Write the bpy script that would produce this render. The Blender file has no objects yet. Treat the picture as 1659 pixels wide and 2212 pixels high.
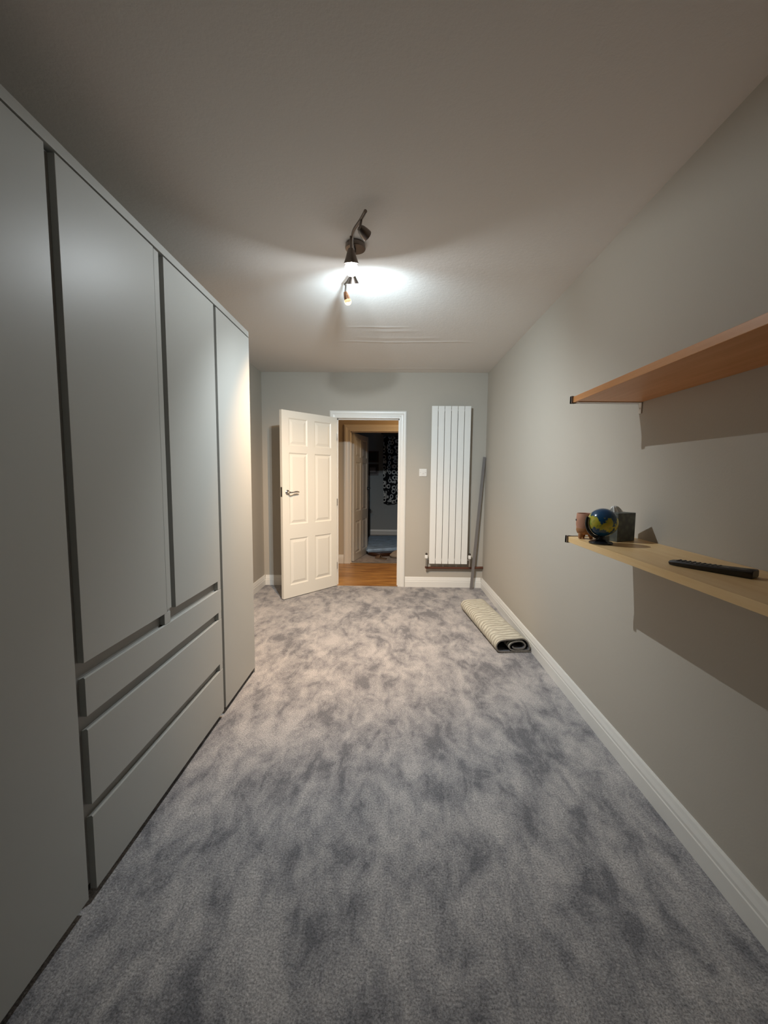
import bpy, bmesh, math, random
from mathutils import Vector, Matrix
random.seed(4)
SC = bpy.context.scene
COL = SC.collection

# ------------------------------------------------------------------ camera
F_PX, PITCH, YAW, ROLL, CAM_H = 881.68, 0.0889, -0.0186, 0.0093, 1.312
cp, sp, cy, sy = math.cos(PITCH), math.sin(PITCH), math.cos(YAW), math.sin(YAW)
fwd = Vector((sy*cp, cy*cp, -sp)); rgt = Vector((cy, -sy, 0)); upv = rgt.cross(fwd)
cr, sr = math.cos(ROLL), math.sin(ROLL)
ra = rgt*cr + upv*sr; ua = upv*cr - rgt*sr
cam = bpy.data.cameras.new('camera'); camo = bpy.data.objects.new('camera', cam); COL.objects.link(camo)
cam.sensor_fit = 'HORIZONTAL'; cam.sensor_width = 36.0; cam.lens = F_PX*36.0/1659.0
cam.clip_start = 0.02; cam.clip_end = 60
M = Matrix((( ra.x, ua.x, -fwd.x, 0), (ra.y, ua.y, -fwd.y, 0), (ra.z, ua.z, -fwd.z, CAM_H), (0, 0, 0, 1)))
camo.matrix_world = M
SC.camera = camo

# ------------------------------------------------------------------ world, exposure
w = bpy.data.worlds.new('world'); SC.world = w; w.use_nodes = True
w.node_tree.nodes['Background'].inputs[0].default_value = (0.02, 0.022, 0.03, 1)
w.node_tree.nodes['Background'].inputs[1].default_value = 0.3
vs = SC.view_settings
SC.display_settings.display_device = 'sRGB'
vs.view_transform = 'Standard'; vs.look = 'None'; vs.gamma = 1.0; vs.use_curve_mapping = False
vs.exposure = 0.10

# ------------------------------------------------------------------ room sizes
D, RW, LW, H, BZ = 4.766, 1.0785, -1.511, 2.481, 0.119
BACK = -1.6
WX = -0.896                      # wardrobe front plane
HALL0, HALL1 = 4.89, 6.0         # hall between the two doorways
BED1 = 9.0                       # far wall of the dark bedroom
LAMP = Vector((-0.205, 2.04, 2.317))      # main bulb
LAMP_DIR = Vector((0.0, 0.294, -0.956))

# light powers (the lamps' own lights are made in their builders)
P_MAIN_POINT, P_MAIN_SPOT = 13.0, 112.0
MAIN_AIM = (0.06, 0.52, -0.85)
P_THIRD = 80.0
THIRD_AIM = (0.10, 0.95, -0.33)
P_WARM = 185.0
P_HALL = 19.0
P_BEDROOM = 1.1
C_COOL = (0.89, 0.96, 1.0)
C_WARM = (1.0, 0.60, 0.27)

def light(name, kind, loc, power, color, parent=None, **kw):
    l = bpy.data.lights.new(name, kind); l.energy = power; l.color = color
    for k, v in kw.items(): setattr(l, k, v)
    o = bpy.data.objects.new(name, l); COL.objects.link(o); o.location = loc
    if parent: o.parent = parent
    return o
light('hall_light', 'POINT', (0.95, 5.35, 2.15), P_HALL, (1.0, 0.70, 0.38), shadow_soft_size=0.09)
light('bedroom_light', 'POINT', (1.3, 7.6, 1.5), P_BEDROOM, (0.35, 0.62, 1.0), shadow_soft_size=0.15)

# ------------------------------------------------------------------ materials
def mat(name, color, rough=0.6, metal=0.0, noise=None, bump=None, spec=0.5, emit=None, sheen=0):
    m = bpy.data.materials.new(name); m.use_nodes = True
    nt = m.node_tree; b = nt.nodes['Principled BSDF']
    b.inputs['Base Color'].default_value = (*color, 1); b.inputs['Roughness'].default_value = rough
    b.inputs['Metallic'].default_value = metal; b.inputs['Specular IOR Level'].default_value = spec
    if sheen: b.inputs['Sheen Weight'].default_value = sheen
    tc = nt.nodes.new('ShaderNodeTexCoord')
    if noise:                                  # (scale, amount)
        n = nt.nodes.new('ShaderNodeTexNoise'); n.inputs['Scale'].default_value = noise[0]; n.inputs['Detail'].default_value = 4
        nt.links.new(tc.outputs['Object'], n.inputs['Vector'])
        r = nt.nodes.new('ShaderNodeValToRGB'); a = noise[1]
        r.color_ramp.elements[0].position = 0.3; r.color_ramp.elements[1].position = 0.7
        r.color_ramp.elements[0].color = (*[c*(1-a) for c in color], 1)
        r.color_ramp.elements[1].color = (*[min(1, c*(1+a)) for c in color], 1)
        nt.links.new(n.outputs['Fac'], r.inputs['Fac']); nt.links.new(r.outputs['Color'], b.inputs['Base Color'])
    if bump:                                   # (scale, strength, distance)
        n = nt.nodes.new('ShaderNodeTexNoise'); n.inputs['Scale'].default_value = bump[0]; n.inputs['Detail'].default_value = 3
        nt.links.new(tc.outputs['Object'], n.inputs['Vector'])
        bu = nt.nodes.new('ShaderNodeBump'); bu.inputs['Strength'].default_value = bump[1]; bu.inputs['Distance'].default_value = bump[2]
        nt.links.new(n.outputs['Fac'], bu.inputs['Height']); nt.links.new(bu.outputs['Normal'], b.inputs['Normal'])
    if emit:
        b.inputs['Emission Color'].default_value = (*emit[0], 1); b.inputs['Emission Strength'].default_value = emit[1]
    return m

def N(nt, t, **kw):
    n = nt.nodes.new(t)
    for k, v in kw.items():
        if k in n.inputs.keys(): n.inputs[k].default_value = v
        else: setattr(n, k, v)
    return n

def mat_carpet(name, dark, mid, lite):
    m = bpy.data.materials.new(name); m.use_nodes = True; nt = m.node_tree; b = nt.nodes['Principled BSDF']; L = nt.links.new
    tc = N(nt, 'ShaderNodeTexCoord')
    mp = N(nt, 'ShaderNodeMapping'); mp.inputs['Scale'].default_value = (1.0, 0.72, 1); mp.inputs['Rotation'].default_value = (0, 0, 0.5)
    L(tc.outputs['Object'], mp.inputs['Vector'])
    big = N(nt, 'ShaderNodeTexNoise', Scale=3.6, Detail=9.0, Roughness=0.70, Distortion=0.25); L(mp.outputs[0], big.inputs['Vector'])
    mp2 = N(nt, 'ShaderNodeMapping'); mp2.inputs['Scale'].default_value = (1.0, 0.5, 1); mp2.inputs['Rotation'].default_value = (0, 0, -0.7)
    L(tc.outputs['Object'], mp2.inputs['Vector'])
    med = N(nt, 'ShaderNodeTexNoise', Scale=11.0, Detail=7.0, Roughness=0.68, Distortion=0.5); L(mp2.outputs[0], med.inputs['Vector'])
    fine = N(nt, 'ShaderNodeTexNoise', Scale=170.0, Detail=3.0, Roughness=0.7); L(tc.outputs['Object'], fine.inputs['Vector'])
    a1 = N(nt, 'ShaderNodeMix'); a1.data_type = 'FLOAT'; a1.inputs[0].default_value = 0.45
    L(big.outputs['Fac'], a1.inputs[2]); L(med.outputs['Fac'], a1.inputs[3])
    r = N(nt, 'ShaderNodeValToRGB'); e = r.color_ramp.elements
    e[0].position = 0.42; e[0].color = (*dark, 1); e[1].position = 0.58; e[1].color = (*lite, 1)
    e2 = r.color_ramp.elements.new(0.48); e2.color = (*mid, 1)
    L(a1.outputs[0], r.inputs['Fac'])
    rf = N(nt, 'ShaderNodeMapRange'); rf.inputs[1].default_value = 0.3; rf.inputs[2].default_value = 0.7; rf.inputs[3].default_value = 0.5; rf.inputs[4].default_value = 1.5
    L(fine.outputs['Fac'], rf.inputs[0])
    mx = N(nt, 'ShaderNodeVectorMath', operation='SCALE'); L(r.outputs['Color'], mx.inputs[0]); L(rf.outputs[0], mx.inputs['Scale'])
    L(mx.outputs[0], b.inputs['Base Color'])
    b.inputs['Roughness'].default_value = 1.0; b.inputs['Specular IOR Level'].default_value = 0.1; b.inputs['Sheen Weight'].default_value = 0.15
    bu = N(nt, 'ShaderNodeBump', Strength=0.6, Distance=0.006)
    f2 = N(nt, 'ShaderNodeTexNoise', Scale=110.0, Detail=3.0); L(tc.outputs['Object'], f2.inputs['Vector'])
    ad = N(nt, 'ShaderNodeMath', operation='ADD'); L(f2.outputs['Fac'], ad.inputs[0])
    sc = N(nt, 'ShaderNodeMath', operation='MULTIPLY'); L(a1.outputs[0], sc.inputs[0]); sc.inputs[1].default_value = 2.0
    L(sc.outputs[0], ad.inputs[1]); L(ad.outputs[0], bu.inputs['Height']); L(bu.outputs['Normal'], b.inputs['Normal'])
    return m

def mat_wood(name, c1, c2, rough, axis=1, stretch=14.0, scale=3.0, spec=0.5):
    m = bpy.data.materials.new(name); m.use_nodes = True; nt = m.node_tree; b = nt.nodes['Principled BSDF']; L = nt.links.new
    tc = N(nt, 'ShaderNodeTexCoord'); mp = N(nt, 'ShaderNodeMapping')
    s = [stretch]*3; s[axis] = 1.0; mp.inputs['Scale'].default_value = s
    L(tc.outputs['Object'], mp.inputs['Vector'])
    n = N(nt, 'ShaderNodeTexNoise', Scale=scale, Detail=6.0, Distortion=0.4); L(mp.outputs[0], n.inputs['Vector'])
    r = N(nt, 'ShaderNodeValToRGB'); e = r.color_ramp.elements
    e[0].position = 0.32; e[0].color = (*c1, 1); e[1].position = 0.68; e[1].color = (*c2, 1)
    L(n.outputs['Fac'], r.inputs['Fac']); L(r.outputs['Color'], b.inputs['Base Color'])
    b.inputs['Roughness'].default_value = rough; b.inputs['Specular IOR Level'].default_value = spec
    return m

def mat_ceiling():
    m = bpy.data.materials.new('ceiling_paint'); m.use_nodes = True; nt = m.node_tree; b = nt.nodes['Principled BSDF']; L = nt.links.new
    b.inputs['Base Color'].default_value = (0.74, 0.71, 0.68, 1); b.inputs['Roughness'].default_value = 0.85; b.inputs['Specular IOR Level'].default_value = 0.2
    tc = N(nt, 'ShaderNodeTexCoord'); sx = N(nt, 'ShaderNodeSeparateXYZ'); L(tc.outputs['Object'], sx.inputs[0])
    n1 = N(nt, 'ShaderNodeTexNoise', Scale=55.0, Detail=3.0, Roughness=0.6); L(tc.outputs['Object'], n1.inputs['Vector'])
    n2 = N(nt, 'ShaderNodeTexNoise', Scale=2.2, Detail=5.0); L(tc.outputs['Object'], n2.inputs['Vector'])
    total = N(nt, 'ShaderNodeMath', operation='MULTIPLY'); L(n1.outputs['Fac'], total.inputs[0]); total.inputs[1].default_value = 0.0010
    for (yc, wd, hgt, x0, x1) in ((3.70, 0.016, 0.0045, -0.55, 0.75), (3.34, 0.02, 0.0030, -0.45, 0.2), (3.43, 0.03, 0.0022, -0.3, 0.3), (3.60, 0.03, 0.0020, -0.4, 0.5), (4.60, 0.02, 0.003, -0.6, 0.9)):
        # a plaster joint: a soft ridge at y = yc, wobbling with the noise
        a = N(nt, 'ShaderNodeMath', operation='MULTIPLY_ADD'); L(n2.outputs['Fac'], a.inputs[0]); a.inputs[1].default_value = 0.09; a.inputs[2].default_value = -yc-0.045
        s = N(nt, 'ShaderNodeMath', operation='ADD'); L(sx.outputs['Y'], s.inputs[0]); L(a.outputs[0], s.inputs[1])
        d = N(nt, 'ShaderNodeMath', operation='DIVIDE'); L(s.outputs[0], d.inputs[0]); d.inputs[1].default_value = wd
        q = N(nt, 'ShaderNodeMath', operation='MULTIPLY'); L(d.outputs[0], q.inputs[0]); L(d.outputs[0], q.inputs[1])
        g = N(nt, 'ShaderNodeMath', operation='MULTIPLY'); L(q.outputs[0], g.inputs[0]); g.inputs[1].default_value = -1.0
        ex = N(nt, 'ShaderNodeMath', operation='EXPONENT'); L(g.outputs[0], ex.inputs[0])
        m1 = N(nt, 'ShaderNodeMapRange', interpolation_type='SMOOTHSTEP'); L(sx.outputs['X'], m1.inputs[0]); m1.inputs[1].default_value = x0; m1.inputs[2].default_value = x0+0.25
        m2 = N(nt, 'ShaderNodeMapRange', interpolation_type='SMOOTHSTEP'); L(sx.outputs['X'], m2.inputs[0]); m2.inputs[1].default_value = x1; m2.inputs[2].default_value = x1-0.25
        k = N(nt, 'ShaderNodeMath', operation='MULTIPLY'); L(m1.outputs[0], k.inputs[0]); L(m2.outputs[0], k.inputs[1])
        k2 = N(nt, 'ShaderNodeMath', operation='MULTIPLY'); L(k.outputs[0], k2.inputs[0]); L(ex.outputs[0], k2.inputs[1])
        k3 = N(nt, 'ShaderNodeMath', operation='MULTIPLY_ADD'); L(k2.outputs[0], k3.inputs[0]); k3.inputs[1].default_value = hgt; L(total.outputs[0], k3.inputs[2])
        total = k3
    bu = N(nt, 'ShaderNodeBump', Strength=1.0, Distance=1.0); L(total.outputs[0], bu.inputs['Height']); L(bu.outputs['Normal'], b.inputs['Normal'])
    return m

WALL = mat('wall_paint', (0.47, 0.435, 0.378), 0.75, bump=(130, 0.12, 0.002), spec=0.25)
CEIL = mat_ceiling()
CARPET = mat_carpet('carpet_grey', (0.182, 0.179, 0.190), (0.305, 0.295, 0.300), (0.465, 0.44, 0.43))
CARPET_BED = mat_carpet('carpet_beige', (0.22, 0.18, 0.15), (0.30, 0.25, 0.21), (0.37, 0.31, 0.27))
TRIM = mat('trim_white', (0.80, 0.79, 0.75), 0.35)
DOORW = mat('door_white', (0.80, 0.77, 0.69), 0.38)
WARD = mat('wardrobe_laminate', (0.43, 0.435, 0.41), 0.42)
WARD_IN = mat('wardrobe_channel', (0.30, 0.29, 0.27), 0.5)
BLACK = mat('plinth_black', (0.012, 0.012, 0.012), 0.6)
RAD = mat('radiator_white', (0.82, 0.82, 0.79), 0.3)
COPPER = mat('copper_pipe', (0.16, 0.065, 0.04), 0.4, metal=0.6)
CHROME = mat('chrome', (0.55, 0.53, 0.5), 0.18, metal=1.0)
BRONZE = mat('dark_chrome', (0.20, 0.17, 0.15), 0.28, metal=1.0)
COPPERY = mat('coppery_cup', (0.42, 0.22, 0.13), 0.22, metal=1.0)
PLASTIC = mat('white_plastic', (0.8, 0.79, 0.76), 0.3)
DARKHOLE = mat('dark_metal', (0.05, 0.04, 0.03), 0.5, metal=0.5)
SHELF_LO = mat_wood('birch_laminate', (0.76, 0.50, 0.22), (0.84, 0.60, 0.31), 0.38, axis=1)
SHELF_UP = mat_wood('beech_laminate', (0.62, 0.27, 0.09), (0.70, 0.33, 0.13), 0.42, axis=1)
EDGE = mat('shelf_end_grey', (0.24, 0.20, 0.18), 0.5)
STRIP = mat('grey_strip', (0.23, 0.215, 0.21), 0.45, metal=0.3)
WOODFLOOR = mat_wood('hall_oak', (0.26, 0.105, 0.022), (0.60, 0.31, 0.085), 0.32, axis=0, stretch=7, scale=2.4)

# ------------------------------------------------------------------ mesh helpers
def box(bm, a, b, bev=0.0, seg=2):
    x0, y0, z0 = [min(p, q) for p, q in zip(a, b)]; x1, y1, z1 = [max(p, q) for p, q in zip(a, b)]
    v = [bm.verts.new(c) for c in ((x0,y0,z0),(x1,y0,z0),(x1,y1,z0),(x0,y1,z0),(x0,y0,z1),(x1,y0,z1),(x1,y1,z1),(x0,y1,z1))]
    fs = [bm.faces.new([v[i] for i in q]) for q in ((0,3,2,1),(4,5,6,7),(0,1,5,4),(1,2,6,5),(2,3,7,6),(3,0,4,7))]
    if bev > 0:
        es = list({e for f in fs for e in f.edges})
        bmesh.ops.bevel(bm, geom=es, offset=bev, segments=seg, profile=0.5, affect='EDGES')
    return v
def frames(pts):
    out = []; n = len(pts); prev = None
    for i in range(n):
        t = (pts[min(i+1, n-1)] - pts[max(i-1, 0)]).normalized()
        if prev is None:
            s = Vector((0, 0, 1)) if abs(t.z) < 0.9 else Vector((1, 0, 0))
            u = t.cross(s).normalized()
        else:
            u = (prev - t*prev.dot(t)).normalized()
        prev = u; out.append((t, u, t.cross(u)))
    return out
def tube(bm, pts, rad, seg=14, cap=True, oval=1.0):
    pts = [Vector(p) for p in pts]; fr = frames(pts); rings = []
    if not hasattr(rad, '__len__'): rad = [rad]*len(pts)
    for p, r, (t, u, v) in zip(pts, rad, fr):
        rings.append([bm.verts.new(p + u*r*math.cos(2*math.pi*k/seg) + v*r*oval*math.sin(2*math.pi*k/seg)) for k in range(seg)])
    for A, B in zip(rings, rings[1:]):
        for k in range(seg): bm.faces.new((A[k], A[(k+1) % seg], B[(k+1) % seg], B[k]))
    if cap:
        bm.faces.new(rings[0][::-1]); bm.faces.new(rings[-1])
def lathe(bm, prof, origin=(0,0,0), axis=(0,0,1), seg=32, cap0=False, cap1=False):
    """prof: list of (r, h) along axis"""
    ax = Vector(axis).normalized(); o = Vector(origin)
    s = Vector((0,0,1)) if abs(ax.z) < 0.9 else Vector((1,0,0)); u = ax.cross(s).normalized(); v = ax.cross(u)
    rings = []
    for r, h in prof:
        if r <= 1e-6: rings.append([bm.verts.new(o+ax*h)])
        else: rings.append([bm.verts.new(o+ax*h+u*r*math.cos(2*math.pi*k/seg)+v*r*math.sin(2*math.pi*k/seg)) for k in range(seg)])
    for A, B in zip(rings, rings[1:]):
        for k in range(seg):
            a = [A[k % len(A)], A[(k+1) % len(A)], B[(k+1) % len(B)], B[k % len(B)]]
            q = []; [q.append(x) for x in a if x not in q]
            if len(q) > 2: bm.faces.new(q)
    if cap0 and len(rings[0]) > 2: bm.faces.new(rings[0][::-1])
    if cap1 and len(rings[-1]) > 2: bm.faces.new(rings[-1])
def prism(bm, prof, fn, t0, t1):
    """closed profile of (a,b) swept: fn(a,b,t)->xyz"""
    A = [bm.verts.new(fn(a, b, t0)) for a, b in prof]; B = [bm.verts.new(fn(a, b, t1)) for a, b in prof]
    n = len(prof)
    for k in range(n): bm.faces.new((A[k], A[(k+1) % n], B[(k+1) % n], B[k]))
    bm.faces.new(A[::-1]); bm.faces.new(B)
def obj(name, bm, m, parent=None, smooth=False, loc=None):
    bmesh.ops.recalc_face_normals(bm, faces=bm.faces[:])
    me = bpy.data.meshes.new(name); bm.to_mesh(me); bm.free()
    o = bpy.data.objects.new(name, me); COL.objects.link(o); me.materials.append(m)
    if smooth:
        for p in me.polygons: p.use_smooth = True
        try: me.set_sharp_from_angle(angle=math.radians(38))
        except Exception: pass
    if parent: o.parent = parent
    if loc: o.location = loc
    return o
def B(*boxes, bev=0.0):
    bm = bmesh.new()
    for b in boxes: box(bm, b[0], b[1], bev)
    return bm
def struct(name, bm, m, parent=None, smooth=False):
    o = obj(name, bm, m, parent, smooth)
    if parent is None: o['kind'] = 'structure'
    return o
def thing(name, label, cat, loc=(0,0,0), rz=0, group=None):
    o = bpy.data.objects.new(name, None); COL.objects.link(o); o.location = loc; o.rotation_euler = (0, 0, rz)
    o.empty_display_size = 0.1
    return tag(o, label, cat, group)
def tag(o, label, cat, group=None):
    o['label'] = label; o['category'] = cat
    if group: o['group'] = group
    return o

# ------------------------------------------------------------------ setting: our room
WT = 0.12
def grid_plane(x0, x1, y0, y1, z, n=1):
    bm = bmesh.new(); box(bm, (x0, y0, z-0.06), (x1, y1, z)); return bm
struct('floor', B(((LW-WT, BACK-WT, -0.06), (RW+WT, D, 0.0))), CARPET)
struct('ceiling', B(((LW-WT, BACK-WT, H), (RW+WT, D+WT, H+0.08))), CEIL)
struct('wall_left', B(((LW-WT, BACK-WT, 0), (LW, D+WT, H))), WALL)
struct('wall_right', B(((RW, BACK-WT, 0), (RW+WT, D+WT, H))), WALL)
struct('wall_back', B(((LW, BACK-WT, 0), (RW, BACK, H))), WALL)
OX0, OX1, OZ = -0.668, 0.108, 1.995      # rough opening in the far wall
struct('wall_far', B(((LW, D, 0), (OX0, D+WT, H)), ((OX1, D, 0), (RW, D+WT, H)), ((OX0, D, OZ), (OX1, D+WT, H))), WALL)

SK = [(0, 0), (0.018, 0), (0.018, 0.066), (0.0155, 0.070), (0.0155, 0.082), (0.011, 0.098), (0.008, 0.112), (0.005, BZ), (0, BZ)]
bm = bmesh.new(); prism(bm, SK, lambda a, b, t: (RW-a, t, b), BACK, D); struct('baseboard_right', bm, TRIM)
bm = bmesh.new(); prism(bm, SK, lambda a, b, t: (LW+a, t, b), 2.62, D); struct('baseboard_left', bm, TRIM)
bm = bmesh.new()
prism(bm, SK, lambda a, b, t: (t, D-a, b), 0.166, RW-0.018); prism(bm, SK, lambda a, b, t: (t, D-a, b), LW+0.018, -0.712)
struct('baseboard_far', bm, TRIM)

# door frames ------------------------------------------------------
ARCH = [(0, 0), (0.070, 0), (0.070, 0.012), (0.060, 0.018), (0.045, 0.018), (0.034, 0.013), (0.018, 0.011), (0.010, 0.014), (0, 0.014)]
def architrave(xl, xr, zt, y, sgn, wd):
    """three mitred lengths round an opening; profile a runs outwards, b off the wall"""
    bm = bmesh.new(); s = wd/0.070
    def pt(a, b, c):
        a *= s
        if c == 0: return (xl-a, y-sgn*b, 0)
        if c == 1: return (xl-a, y-sgn*b, zt+a)
        if c == 2: return (xr+a, y-sgn*b, zt+a)
        return (xr+a, y-sgn*b, 0)
    rings = [[bm.verts.new(pt(a, b, c)) for a, b in ARCH] for c in range(4)]
    n = len(ARCH)
    for A, Bq in zip(rings, rings[1:]):
        for k in range(n): bm.faces.new((A[k], A[(k+1) % n], Bq[(k+1) % n], Bq[k]))
    bm.faces.new(rings[0][::-1]); bm.faces.new(rings[-1])
    return bm
def structure_empty(name, loc=(0,0,0)):
    o = bpy.data.objects.new(name, None); COL.objects.link(o); o.location = loc; o['kind'] = 'structure'; o.empty_display_size = 0.1; return o

def leaf_mesh(wd, ht, th, z0=0.008):
    """six panel leaf in local space: x 0..wd, y -th/2..th/2"""
    bm = bmesh.new()
    cols = [(0.115*wd, 0.435*wd), (0.565*wd, 0.885*wd)]
    rows = [(0.073, 0.356), (0.428, 1.179), (1.328, 1.827)]          # from the top
    rows = [(ht-b_, ht-a_) for a_, b_ in rows]                          # to heights
    rows.sort()
    xs = [0, cols[0][0], cols[0][1], cols[1][0], cols[1][1], wd]
    h2 = th/2
    for i in (0, 2, 4): box(bm, (xs[i], -h2, z0), (xs[i+1], h2, ht))
    zs = [z0, rows[0][0], rows[0][1], rows[1][0], rows[1][1], rows[2][0], rows[2][1], ht]
    for c in cols:
        for i in (0, 2, 4, 6): box(bm, (c[0], -h2, zs[i]), (c[1], h2, zs[i+1]))
        for (za, zb) in rows:
            x0, x1 = c
            for s in (-1, 1):
                y_edge, y_deep, y_top = s*h2, s*(h2-0.010), s*(h2-0.002)
                steps = [(0, y_edge), (0.012, y_deep), (0.020, y_deep), (0.045, y_top)]
                prev = None
                for off, yy in steps:
                    ring = [bm.verts.new(p) for p in ((x0+off, yy, za+off), (x1-off, yy, za+off), (x1-off, yy, zb-off), (x0+off, yy, zb-off))]
                    if prev:
                        for k in range(4): bm.faces.new((prev[k], prev[(k+1) % 4], ring[(k+1) % 4], ring[k]))
                    prev = ring
                bm.faces.new(prev)
    return bm
def lever_handle(parent, x, z, side, sx, th, m=CHROME):
    """rose + lever on leaf face; side -1/+1 in local y, sx = direction the lever points"""
    bm = bmesh.new(); y = side*th/2
    lathe(bm, [(0, 0), (0.026, 0), (0.026, 0.006), (0.020, 0.011), (0.012, 0.014), (0.010, 0.03), (0.011, 0.05), (0.006, 0.056), (0, 0.057)], (x, y, z), (0, side, 0), 24)
    yy = y+side*0.047
    pts = [(x, yy, z), (x+sx*0.02, yy+side*0.004, z-0.001), (x+sx*0.04, yy+side*0.004, z+0.001), (x+sx*0.07, yy+side*0.001, z+0.006), (x+sx*0.10, yy-side*0.004, z+0.005), (x+sx*0.122, yy-side*0.008, z+0.001)]
    tube(bm, pts, [0.009, 0.007, 0.006, 0.009, 0.009, 0.005], 12)
    return obj('handle', bm, m, parent, True)

TH = 0.036

d1 = structure_empty('door_1', (0, 0, 0))
XL, XR, ZT = -0.642, 0.080, 1.966
obj('architrave', architrave(XL-0.002, XR+0.002, ZT+0.006, D, 1, 0.078), TRIM, d1)
obj('architrave', architrave(XL-0.002, XR+0.002, ZT+0.006, D+WT, -1, 0.078), TRIM, d1)
bm = bmesh.new()
box(bm, (OX0, D, 0), (XL, D+WT, OZ)); box(bm, (XR, D, 0), (OX1, D+WT, OZ)); box(bm, (XL, D, ZT), (XR, D+WT, OZ))
# stops
box(bm, (XL, D+0.045, 0), (XL+0.010, D+0.075, ZT)); box(bm, (XR-0.010, D+0.045, 0), (XR, D+0.075, ZT)); box(bm, (XL, D+0.045, ZT-0.012), (XR, D+0.075, ZT))
fr = obj('frame', bm, TRIM, d1)
obj('strike_plate', B(((XR-0.0015, D+0.008, 1.08), (XR+0.001, D+0.034, 1.16))), DARKHOLE, d1)
hx, hy = -0.640, 4.742
ang = math.atan2(4.163-hy, -1.120-hx)
lf = obj('leaf', leaf_mesh(0.752, 1.968, TH), DOORW, d1)
# visible face is local +y ; keep it on the hinge-to-free line
nx, ny = -math.sin(ang), math.cos(ang)
lf.location = (hx-nx*TH/2, hy-ny*TH/2, 0); lf.rotation_euler = (0, 0, ang)
lf['label'] = 'six panel cream white leaf standing open'
lever_handle(lf, 0.692, 1.130, 1, -1, TH); lever_handle(lf, 0.692, 1.130, -1, -1, TH)
obj('latch_plate', B(((0.750, -0.011, 1.085), (0.7535, 0.011, 1.185))), DARKHOLE, lf)
for z in (0.25, 1.0, 1.75):
    bm = bmesh.new(); tube(bm, [(-0.003, TH/2+0.003, z-0.04), (-0.003, TH/2+0.003, z+0.04)], 0.006, 10); obj('hinge', bm, CHROME, lf, True)

# ------------------------------------------------------------------ setting: hall and the dark bedroom beyond
HX0, HX1 = -2.4, 2.0
HALLW = mat('hall_wall_paint', (0.50, 0.40, 0.28), 0.75, spec=0.2)
BEDW = mat('bedroom_wall_paint', (0.44, 0.45, 0.44), 0.8, spec=0.2)
HTRIM = mat('hall_trim', (0.72, 0.66, 0.56), 0.4)
struct('floor_hall', B(((HX0, D, -0.06), (HX1, HALL1+0.06, -0.001))), WOODFLOOR)
struct('ceiling_hall', B(((HX0, D+WT, H-0.05), (HX1, HALL1, H+0.03))), mat('hall_ceiling', (0.6, 0.55, 0.47), 0.8))
struct('wall_hall_left', B(((HX0-WT, D+WT, 0), (HX0, HALL1+WT, H))), HALLW)
struct('wall_hall_right', B(((HX1, D+WT, 0), (HX1+WT, HALL1+WT, H))), HALLW)
struct('wall_hall_near', B(((HX0, D+WT, 0), (-0.72, D+WT+0.01, H)), ((0.166, D+WT, 0), (HX1, D+WT+0.01, H)), ((-0.72, D+WT, 2.05), (0.166, D+WT+0.01, H))), HALLW)
X2L, X2R, Z2 = -0.610, 0.145, 1.950
struct('wall_hall_far', B(((HX0, HALL1, 0), (X2L-0.03, HALL1+WT, H)), ((X2R+0.03, HALL1, 0), (HX1, HALL1+WT, H)), ((X2L-0.03, HALL1, Z2+0.03), (X2R+0.03, HALL1+WT, H))), HALLW)
bm = bmesh.new(); prism(bm, SK, lambda a, b, t: (t, HALL1-a, b*1.1), HX0, X2L-0.098); prism(bm, SK, lambda a, b, t: (t, HALL1-a, b*1.1), X2R+0.098, HX1)
struct('baseboard_hall', bm, HTRIM)
d2 = structure_empty('door_2')
obj('architrave', architrave(X2L, X2R, Z2, HALL1, 1, 0.095), HTRIM, d2)
bm = bmesh.new()
box(bm, (X2L-0.03, HALL1, 0), (X2L, HALL1+WT, Z2+0.03)); box(bm, (X2R, HALL1, 0), (X2R+0.03, HALL1+WT, Z2+0.03)); box(bm, (X2L, HALL1, Z2), (X2R, HALL1+WT, Z2+0.03))
box(bm, (X2L, HALL1+0.04, 0), (X2L+0.012, HALL1+0.07, Z2)); box(bm, (X2R-0.012, HALL1+0.04, 0), (X2R, HALL1+0.07, Z2)); box(bm, (X2L, HALL1+0.04, Z2-0.012), (X2R, HALL1+0.07, Z2))
obj('frame', bm, HTRIM, d2)
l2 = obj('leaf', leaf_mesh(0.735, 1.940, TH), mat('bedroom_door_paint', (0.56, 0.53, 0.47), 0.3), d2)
a2 = math.atan2(6.845-6.125, -0.420+0.590)
l2.location = (-0.600-math.sin(a2)*-TH/2, 6.125, 0); l2.rotation_euler = (0, 0, a2)
lever_handle(l2, 0.675, 1.10, -1, -1, TH)
for z in (0.28, 1.74):
    obj('hinge', B(((X2L-0.002, HALL1+0.075, z-0.05), (X2L+0.004, HALL1+0.10, z+0.05))), DARKHOLE, d2)
struct('floor_bedroom', B(((-1.6, HALL1+0.06, -0.06), (HX1, BED1+WT, 0.002))), CARPET_BED)
struct('ceiling_bedroom', B(((-1.6, HALL1+WT, 2.42), (HX1, BED1+WT, 2.5))), mat('bedroom_ceiling', (0.4, 0.4, 0.4), 0.9))
struct('wall_bedroom_far', B(((-1.6, BED1, 0), (HX1, BED1+WT, 2.45))), BEDW)
struct('wall_bedroom_left', B(((-1.6-WT, HALL1+WT, 0), (-1.6, BED1+WT, 2.45))), BEDW)
struct('wall_bedroom_right', B(((HX1, HALL1+WT, 0), (HX1+WT, BED1+WT, 2.45))), BEDW)
bm = bmesh.new(); prism(bm, SK, lambda a, b, t: (t, BED1-a, b), -1.6, HX1); struct('baseboard_bedroom', bm, TRIM)
bm = bmesh.new()
prism(bm, [(-0.02, 0.0), (0.02, 0.0), (0.014, 0.005), (-0.014, 0.005)], lambda a, b, t: (t, HALL1+0.055+a, b), -0.60, X2R)
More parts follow.
